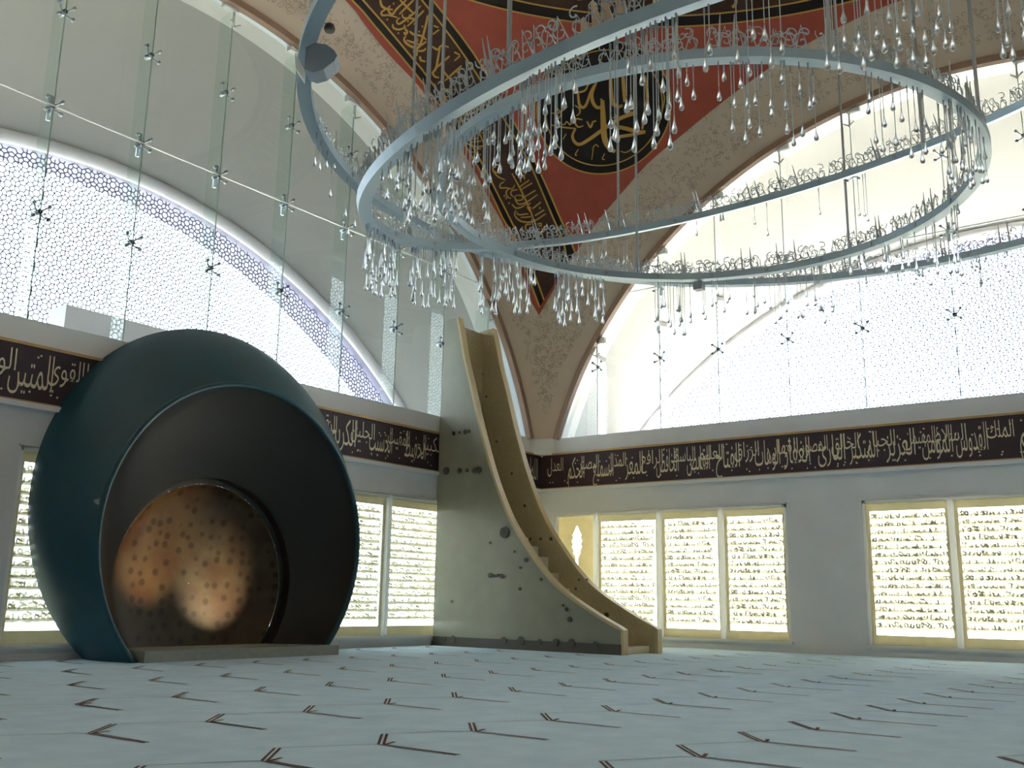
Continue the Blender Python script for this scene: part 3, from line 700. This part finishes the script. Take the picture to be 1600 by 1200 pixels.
# ---- pulpit (minbar)
prof = [(15.0, 0), (15.0, 5.13), (14.93, 7.48), (14.55, 7.5), (14.42, 7.0), (14.3, 6.48), (14.1, 5.85), (13.8, 4.85), (13.4, 3.73), (12.95, 2.8), (12.5, 2.18), (12.0, 1.6), (11.5, 1.19), (10.74, .76), (10.12, .47), (10.12, 0)]
curve = smooth_path(prof[3:15], 5)
pr = prof[:3] + curve + [prof[15]]
root = empty('minbar', (17.8, 12.6, 0)); tag(root, 'tall pale pulpit with sweeping curved side walls and steps between them', 'pulpit')
def side(x0, x1, sh):
    m = MB(); n = len(pr); a = [(x0, y + sh, z) for y, z in pr]; b = [(x1, y + sh, z) for y, z in pr]
    # fan of quads between the curve and the base keeps the concave face clean
    m.prism(a, (x1 - x0, 0, 0)); return m
for x0, x1, sh, mm in ((17.20, 17.34, 0, 'minbar'), (18.40, 18.54, -.1, 'minbar_inner_lit')):
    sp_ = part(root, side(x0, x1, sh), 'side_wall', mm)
    m = MB(); rowsA = []
    P = [(y + sh, z) for y, z in curve + [prof[15]]]
    rows = []
    for i, (y, z) in enumerate(P):
        a = P[max(0, i - 1)]; b = P[min(len(P) - 1, i + 1)]; ty, tz = b[0] - a[0], b[1] - a[1]; L = math.hypot(ty, tz) or 1; ny, nz = -tz / L, ty / L
        if ny > 0: ny, nz = -ny, -nz
        rows.append([(x0 - .02, y - ny * .03, z - nz * .03), (x0 - .02, y + ny * .03, z + nz * .03), (x1 + .02, y + ny * .03, z + nz * .03), (x1 + .02, y - ny * .03, z - nz * .03), (x0 - .02, y - ny * .03, z - nz * .03)])
    m.grid(rows); part(root, m, 'handrail', 'minbar_edge', smooth=False)
m = MB(); m.box((17.34, 14.72, 0), (18.42, 14.88, 7.40)); part(root, m, 'back_panel', 'minbar_inner_lit')
def step_z(y):
    for (y0, z0), (y1, z1) in zip(curve, curve[1:]):
        if min(y0, y1) <= y <= max(y0, y1): return z0 + (z1 - z0) * ((y - y0) / (y1 - y0) if y1 != y0 else 0)
    return .5
for k in range(15):
    y = 10.2 + .28 * k; m = MB(); m.box((17.34, y, 0), (18.40, y + .29, max(.14, min(.2 + .2 * k, step_z(y) - .5)))); part(root, m, 'step', 'step')
m = MB(); m.box((17.175, 10.14, 0), (17.2, 14.98, .2)); part(root, m, 'base_band', 'minbar_dark')
def dots(x, items, nm):
    for px, py, rp in items:
        P = onX(px, py, x); rr = rp * (P - CAM).length / FPX; m = MB(); N = 20
        c0 = [(x, P.y + rr * math.cos(2 * math.pi * i / N), P.z + rr * math.sin(2 * math.pi * i / N)) for i in range(N)]; m.prism(c0, (-.012, 0, 0)); part(root, m, nm, 'minbar_dark')
left_dots = [(788, 832, 8.5), (697, 736, 6), (718, 735, 3.5), (730, 735, 3), (741, 735, 4), (748, 734, 5), (709, 677, 3), (718, 676, 2.5), (727, 675, 4), (733, 674, 3), (766, 899, 4), (772, 900, 2.5), (778, 899, 2.5), (784, 900, 3.5), (822, 875, 3.5), (813, 887, 2.2), (804, 862, 2), (812, 920, 2.2), (766, 848, 2), (787, 1001, 5.5), (814, 1001, 6.5), (843, 1003, 4), (868, 1004, 5.5), (893, 1005, 6.5), (930, 1007, 4.5), (708, 999, 5.5), (694, 998, 3), (706, 940, 2), (845, 905, 2), (885, 952, 3), (890, 968, 4), (880, 946, 2)]
dots(17.174, left_dots, 'inlay_disc')
right_dots = [(750, 662, 9), (753, 585, 2.5), (735, 560, 2), (829, 842, 2), (845, 842, 2), (861, 842, 2.6), (905, 906, 2), (917, 906, 2), (900, 920, 2), (948, 961, 4), (960, 975, 2.5), (800, 740, 2), (776, 690, 2), (820, 790, 2.2), (760, 620, 1.8)]
dots(18.399, right_dots, 'inlay_disc')

# ---- chandelier rings
class Ring:
    def __init__(s, c, r, n=(0, 0, 1)):
        s.c = V(c); s.r = r; s.n = V(n).normalized(); s.u = s.n.cross(V((0, 1, 0))).normalized(); s.v = s.n.cross(s.u)
    def pt(s, a, dr=0, dz=0): return s.c + (s.u * math.cos(a) + s.v * math.sin(a)) * (s.r + dr) + s.n * dz
RG = {'A': Ring((10.71, 4.52, 6.66), 4.753, (-.276, .099, 1)), 'B': Ring((10.64, 5.13, 6.0), 3.25), 'C': Ring((10.66, 3.90, 6.5), 5.7)}
LAB = {'A': 'tilted wide metal chandelier ring crossing the other two rings, hung with glass drops', 'B': 'smallest level metal chandelier ring, hung with dense glass drops', 'C': 'widest level metal chandelier ring running outside the smallest ring, hung with few glass drops'}
def scroll_mesh(name, seed, L, H):
    q = random.Random(seed); m = MB()
    def sp(cx, cz, r, a0, tw, th=.008):
        P = [(cx + r * (1 - t / 13) * math.cos(a0 + tw * t / 12), 0.0, max(.0, cz + r * (1 - t / 13) * math.sin(a0 + tw * t / 12))) for t in range(13)]; m.tube(P, th, 4)
    n = 8
    for k in range(n):
        cx = -L / 2 + L * (k + .5) / n; sp(cx, H * .33, H * .33, q.uniform(0, 6), q.choice((-1, 1)) * q.uniform(5, 8)); sp(cx + q.uniform(-.05, .05), H * .62, H * .22, q.uniform(0, 6), q.choice((-1, 1)) * q.uniform(4, 7), .007)
        m.tube([(cx - L / n * .5, 0, 0), (cx, 0, H * q.uniform(.5, .9)), (cx + L / n * .5, 0, .0)], .007, 4)
    for k in range(2):
        x = q.uniform(-L / 2, L / 2); m.tube([(x, 0, 0), (x + .02, 0, H * 1.25)], [.02, .004], 5)
    return m.mesh(name, 'filigree')
SCR = [scroll_mesh('scroll_ornament', s, .95, .30) for s in (1, 2, 3)]
drop_prof = [(.003, .13), (.005, .10), (.008, .07), (.013, .04), (.020, .018), (.0235, .002), (.0225, -.010), (.017, -.021), (.009, -.027), (.001, -.029)]
m = MB(); m.lathe(drop_prof[::-1], n=10); DROP = m.mesh('glass_drop', 'crystal', True)
m = MB(); m.lathe([(x * .9, z) for x, z in [(.002, .30), (.006, .2), (.009, .1), (.014, .06), (.022, .03), (.027, .008), (.027, -.008), (.02, -.026), (.001, -.036)]][::-1], n=10); DROPL = m.mesh('glass_drop', 'crystal', True)
m = MB(); m.tube([(0, 0, 0), (0, 0, 1)], .0042, 5); WIRE = m.mesh('drop_wire', 'wire')
m = MB(); m.lathe([(.001, -.06), (.007, -.055), (.008, -.0), (.008, .02), (.001, .02)], n=6); HOOK = m.mesh('drop_hook', 'steel')
ROOTS = {}
for key, g_ in RG.items():
    root = empty('chandelier_ring', g_.c); tag(root, LAB[key], 'chandelier', 'chandelier rings under the dome'); ROOTS[key] = root
    hw, hh = (.075, .055) if key != 'B' else (.07, .05); N = 128
    m = MB(); m.grid([[g_.pt(2 * math.pi * i / N, a, b) for a, b in ((-hw, -hh), (hw, -hh), (hw, hh), (-hw, hh), (-hw, -hh))] for i in range(N + 1)]); part(root, m, 'band', 'ring_metal')
    for i in range(24):   # round bolt heads on the inner face of the band
        a = 2 * math.pi * (i + .5) / 24; m = MB(); p0 = g_.pt(a, -hw); p1 = g_.pt(a, -hw - .015); m.tube([p0, p1], .03, 10); part(root, m, 'bolt', 'steel')
    ns = int(2 * math.pi * g_.r / .98)
    for i in range(ns):
        a = 2 * math.pi * i / ns; P = g_.pt(a, 0, hh); x = (-g_.u * math.sin(a) + g_.v * math.cos(a)).normalized(); z = g_.n; y = z.cross(x)
        M = Matrix((x, y, z)).transposed().to_4x4(); M.translation = P - root.location
        put('scroll_ornament', SCR[i % 3], root, M)
def hang(key, px, py, near, jitter=None):
    g_ = RG[key]; best = None
    for i in range(0, 720):
        a = 2 * math.pi * i / 720; P = g_.pt(a)
        d = P - CAM
        if d.dot(_fw) < 1: continue
        nearside = (P - g_.c).dot(V((-.80, -.60, 0))) > 0
        if nearside != near: continue
        # lower P until it lies on the pixel row
        lo, hi = 0.12, 3.2
        x, y = proj(P - V((0, 0, lo)))
        if y > py + 6: continue
        for _ in range(14):
            mid = (lo + hi) / 2
            if proj(P - V((0, 0, mid)))[1] < py: lo = mid
            else: hi = mid
        if lo > 3.1: continue
        x, y = proj(P - V((0, 0, lo))); e = abs(x - px)
        if best is None or e < best[0]: best = (e, a, lo)
    if best is None or best[0] > 12: return None
    return best[1], best[2]
NDROP = {'A': 0, 'B': 0, 'C': 0}
def add_drop(key, a, L, dr=0, long=False):
    g_ = RG[key]; root = ROOTS[key]; P = g_.pt(a, dr, -.05); off = P - V((0, 0, L)) - root.location
    o = put('glass_drop', DROPL if long else DROP, root, Matrix.Translation(off)); NDROP[key] += 1
    wl = max(.02, L - .05 - (.2 if long else .1))
    put('drop_wire', WIRE, o, Matrix.Translation((0, 0, .2 if long else .1)) @ Matrix.Diagonal((1, 1, wl, 1)))
    put('drop_hook', HOOK, o, Matrix.Translation((0, 0, L - .05)))
c3 = [(995, 310), (1020, 430), (868, 390), (718, 390), (810, 480), (942, 520), (1030, 590), (975, 630), (835, 660), (740, 635), (705, 655), (795, 710), (785, 775), (910, 690), (955, 700), (900, 800), (1005, 775), (870, 870), (968, 870), (735, 890), (620, 815), (600, 885), (660, 835), (580, 740), (320, 525), (405, 530), (230, 600), (210, 665), (345, 630), (375, 710), (245, 740), (190, 770), (250, 830), (285, 880), (250, 920), (315, 945), (185, 1030), (60, 655), (95, 740), (120, 790), (75, 820), (150, 880), (90, 910), (135, 945), (40, 1020), (105, 1015), (25, 880)]
c3b = [(1090, 510), (1063, 645), (1145, 580), (1332, 455), (1432, 515), (1550, 470), (1290, 600), (1385, 630), (1520, 600), (1465, 640), (1490, 735), (1370, 790), (1560, 800), (1455, 855)]
c3a = [(1190, 380), (1215, 290), (1385, 330), (1480, 405), (1505, 180), (1575, 205)]
c4a = [(75, 280), (25, 365), (445, 95), (600, 60), (550, 200), (480, 240), (525, 300), (405, 300), (370, 370), (435, 400), (590, 385), (655, 310), (685, 190), (715, 275), (730, 95), (795, 170), (835, 75), (925, 30), (910, 160), (830, 250), (880, 350), (775, 370), (965, 235), (1005, 345), (1035, 285), (1045, 155), (1070, 55), (1110, 275), (1130, 230), (1150, 130), (1465, 120), (1490, 45), (1465, 310), (1515, 220), (1565, 215), (1570, 110), (1550, 300)]
c4b = [(65, 495), (190, 550), (125, 630), (250, 650), (298, 595), (20, 630), (30, 685), (100, 805), (163, 860), (218, 805), (318, 820), (605, 680), (645, 585), (760, 660), (735, 745), (830, 720), (660, 865), (810, 860), (713, 905), (920, 785), (975, 755), (900, 940), (955, 980), (1000, 915), (1170, 880)]
jobs = [('A', 800 + x / 4, y / 4, True) for x, y in c3] + [('B', 800 + x / 4, y / 4, True) for x, y in c3b] + [('A', 800 + x / 4, y / 4, True) for x, y in c3a]
jobs += [('A', 1200 + x / 4, y / 4, True) for x, y in c4a] + [('B', 1200 + x / 4, y / 4, True) for x, y in c4b]
q = random.Random(21)
def cluster(key, x0, x1, y0, y1, n, near, long=False):
    for _ in range(n): jobs.append((key, q.uniform(x0, x1), q.uniform(y0, y1), near, long))
cluster('A', 570, 618, 385, 458, 46, False, True); cluster('A', 640, 716, 408, 476, 40, False, True); cluster('A', 745, 838, 412, 486, 46, False, True)
cluster('B', 868, 948, 440, 506, 34, False, True); cluster('B', 1022, 1082, 470, 520, 20, False, True); cluster('B', 1095, 1300, 455, 500, 34, False, True)
cluster('B', 1300, 1530, 395, 425, 24, False, True); cluster('B', 1480, 1545, 195, 300, 34, True); cluster('B', 1500, 1552, 290, 385, 22, False)
cluster('A', 600, 705, 235, 340, 46, True); cluster('B', 700, 765, 240, 345, 34, True); cluster('B', 755, 850, 190, 270, 30, True)
cluster('A', 900, 1010, 395, 408, 10, False); cluster('A', 1060, 1400, 300, 365, 12, False); cluster('C', 1340, 1590, 400, 440, 30, False, True)
jobs += [('C', x, y, False) for x, y in ((493, 258), (480, 178), (476, 220), (505, 255), (519, 253), (534, 250), (545, 262), (523, 300), (535, 332), (555, 348), (547, 360), (485, 250), (494, 130), (475, 145), (471, 160))]
jobs += [('C', x, y, False) for x, y in ((538, 12), (519, 60), (528, 63), (501, 80), (585, 35))]
for jb in jobs:
    key, px, py, near = jb[:4]; lg = len(jb) > 4 and jb[4]; r_ = hang(key, px, py, near)
    if r_ and NDROP[key] < 290: add_drop(key, r_[0], r_[1], q.uniform(-.06, .06), lg)
# suspension rods up to the dome
def rod_at(key, px, py, near):
    g_ = RG[key]; best = min(((abs(proj(g_.pt(2 * math.pi * i / 720))[0] - px) + abs(proj(g_.pt(2 * math.pi * i / 720))[1] - py), 2 * math.pi * i / 720) for i in range(720) if (g_.pt(2 * math.pi * i / 720) - CAM).dot(_fw) > 1))
    return best[1]
for key, pts in (('A', ((668, 190), (795, 122), (966, 358), (1445, 228))), ('B', ((996, 430), (1530, 250), (1300, 88), (710, 300))), ('C', ((475, 150), (1330, 430), (640, 343)))):
    for px, py in pts:
        a = rod_at(key, px, py, True); P = RG[key].pt(a, 0, .05); dx, dy = P.x - X0, P.y - Y0; zt = Z0 + math.sqrt(max(1, RS * RS - dx * dx - dy * dy)) - .03
        m = MB(); m.tube([P, (P.x, P.y, zt)], .022, 8); part(ROOTS[key], m, 'suspension_rod', 'steel')
# cut-out letters standing on the tilted ring, sunlight put into their cream colour
g_ = RG['A']; a = rod_at('A', 940, 55, True)
def plate(off, wid, h, lean=0):
    aa = a + off / g_.r; P = g_.pt(aa, -.03, .05); x = (-g_.u * math.sin(aa) + g_.v * math.cos(aa)).normalized(); z = g_.n
    if x.dot(RT) < 0: x = -x
    m = MB(); y = z.cross(x) * .015
    m.prism([P - x * wid / 2, P + x * wid / 2, P + x * (wid * .1 + lean) + z * h, P - x * (wid * .12 - lean) + z * h * .97], y); part(ROOTS['A'], m, 'cut_out_letter', 'plate_sunlit', label='pale cut-out letter')
sg = 1 if proj(g_.pt(a + .05))[0] > proj(g_.pt(a))[0] else -1
for off, wid, h in ((-.14, .12, .16), (-.03, .11, .26), (.07, .10, .28), (.18, .07, .40)): plate(sg * off, wid, h)

# ---- small fixtures
def fixture(name, label, cat, loc): o = empty(name, loc); tag(o, label, cat); return o
# grey fan-shaped spotlight hood on the left arch near the chandelier ring
P = RG['C'].pt(rod_at('C', 474, 95, False)); P = CAM + ray(477, 92) * ((P - CAM).length - .6)
root = fixture('spotlight_hood', 'blue-grey fan-shaped spotlight hood clamped to the chandelier ring', 'spotlight', P)
m = MB(); r3 = V((math.sin(YAW), -math.cos(YAW), 0)); f3 = V((math.cos(YAW), math.sin(YAW), 0))
poly = [P + r3 * x * .85 + V((0, 0, z * .85)) for x, z in ((0, -.13), (.10, -.17), (.22, -.13), (.34, -.02), (.37, .05), (.33, .12), (.24, .19), (.10, .21), (0, .15))]
m.prism(poly, f3 * .22); part(root, m, 'hood', 'blue_grey')
m = MB(); m.prism([P + r3 * -.11 + V((0, 0, .07)), P + r3 * -.01 + V((0, 0, -.1)), P + r3 * -.01 + V((0, 0, -.22)), P + r3 * -.09 + V((0, 0, -.10))], f3 * .1); part(root, m, 'clip', 'frame_white')
# dark-topped loudspeaker box on the arch
Pb = onY(681, 303, YC - .45)
root = fixture('loudspeaker', 'small grey loudspeaker with a dark top fixed beside the arch edge', 'loudspeaker', Pb)
m = MB(); m.box((Pb.x - .17, Pb.y - .12, Pb.z - .03), (Pb.x + .17, Pb.y + .14, Pb.z + .06)); part(root, m, 'top', 'box_dark')
m = MB(); m.lathe([(.02, -.28), (.07, -.26), (.15, -.05), (.16, -.03)], Pb, 12); part(root, m, 'horn', 'plinth', smooth=True)
m = MB(); m.tube([Pb + V((0, 0, -.2)), Pb + V((.02, .2, -.5)), Pb + V((.05, .45, -.62))], .025, 6); part(root, m, 'bracket', 'steel')
# little lamp on an arm above the fan hood
Pl = onS(515, 45, RS - .35)
root = fixture('arm_lamp', 'little dark round lamp on a thin arm below the dome', 'lamp', Pl)
m = MB(); m.lathe([(.01, .1), (.09, .09), (.12, .0), (.10, -.06), (.01, -.05)], Pl, 14); part(root, m, 'head', 'box_dark', smooth=True)
m = MB(); m.tube([Pl, Pl + (Pl - SPH).normalized() * .33], .02, 6); part(root, m, 'arm', 'steel')
# small spot under the smallest ring
P = RG['B'].pt(rod_at('B', 1091, 437, False), 0, -.05); m = MB(); m.box((P.x - .07, P.y - .07, P.z - .16), (P.x + .07, P.y + .07, P.z - .03)); m.tube([P, P - V((0, 0, .05))], .02, 6)
part(ROOTS['B'], m, 'ring_spotlight', 'blue_grey', label='small square spotlight under the ring')
# pale low box on the ledge behind the left glass
root = None
m = MB(); a_ = onY(95, 478, YC + 2.2); b_ = onY(330, 540, YC + 2.2)
m.box((a_.x, YC + 2.0, SILL), (b_.x + 1.5, YC + 2.6, a_.z)); o = m.build('ledge_box', 'tube_white'); tag(o, 'long pale box lying on the ledge behind the left glass wall', 'box')
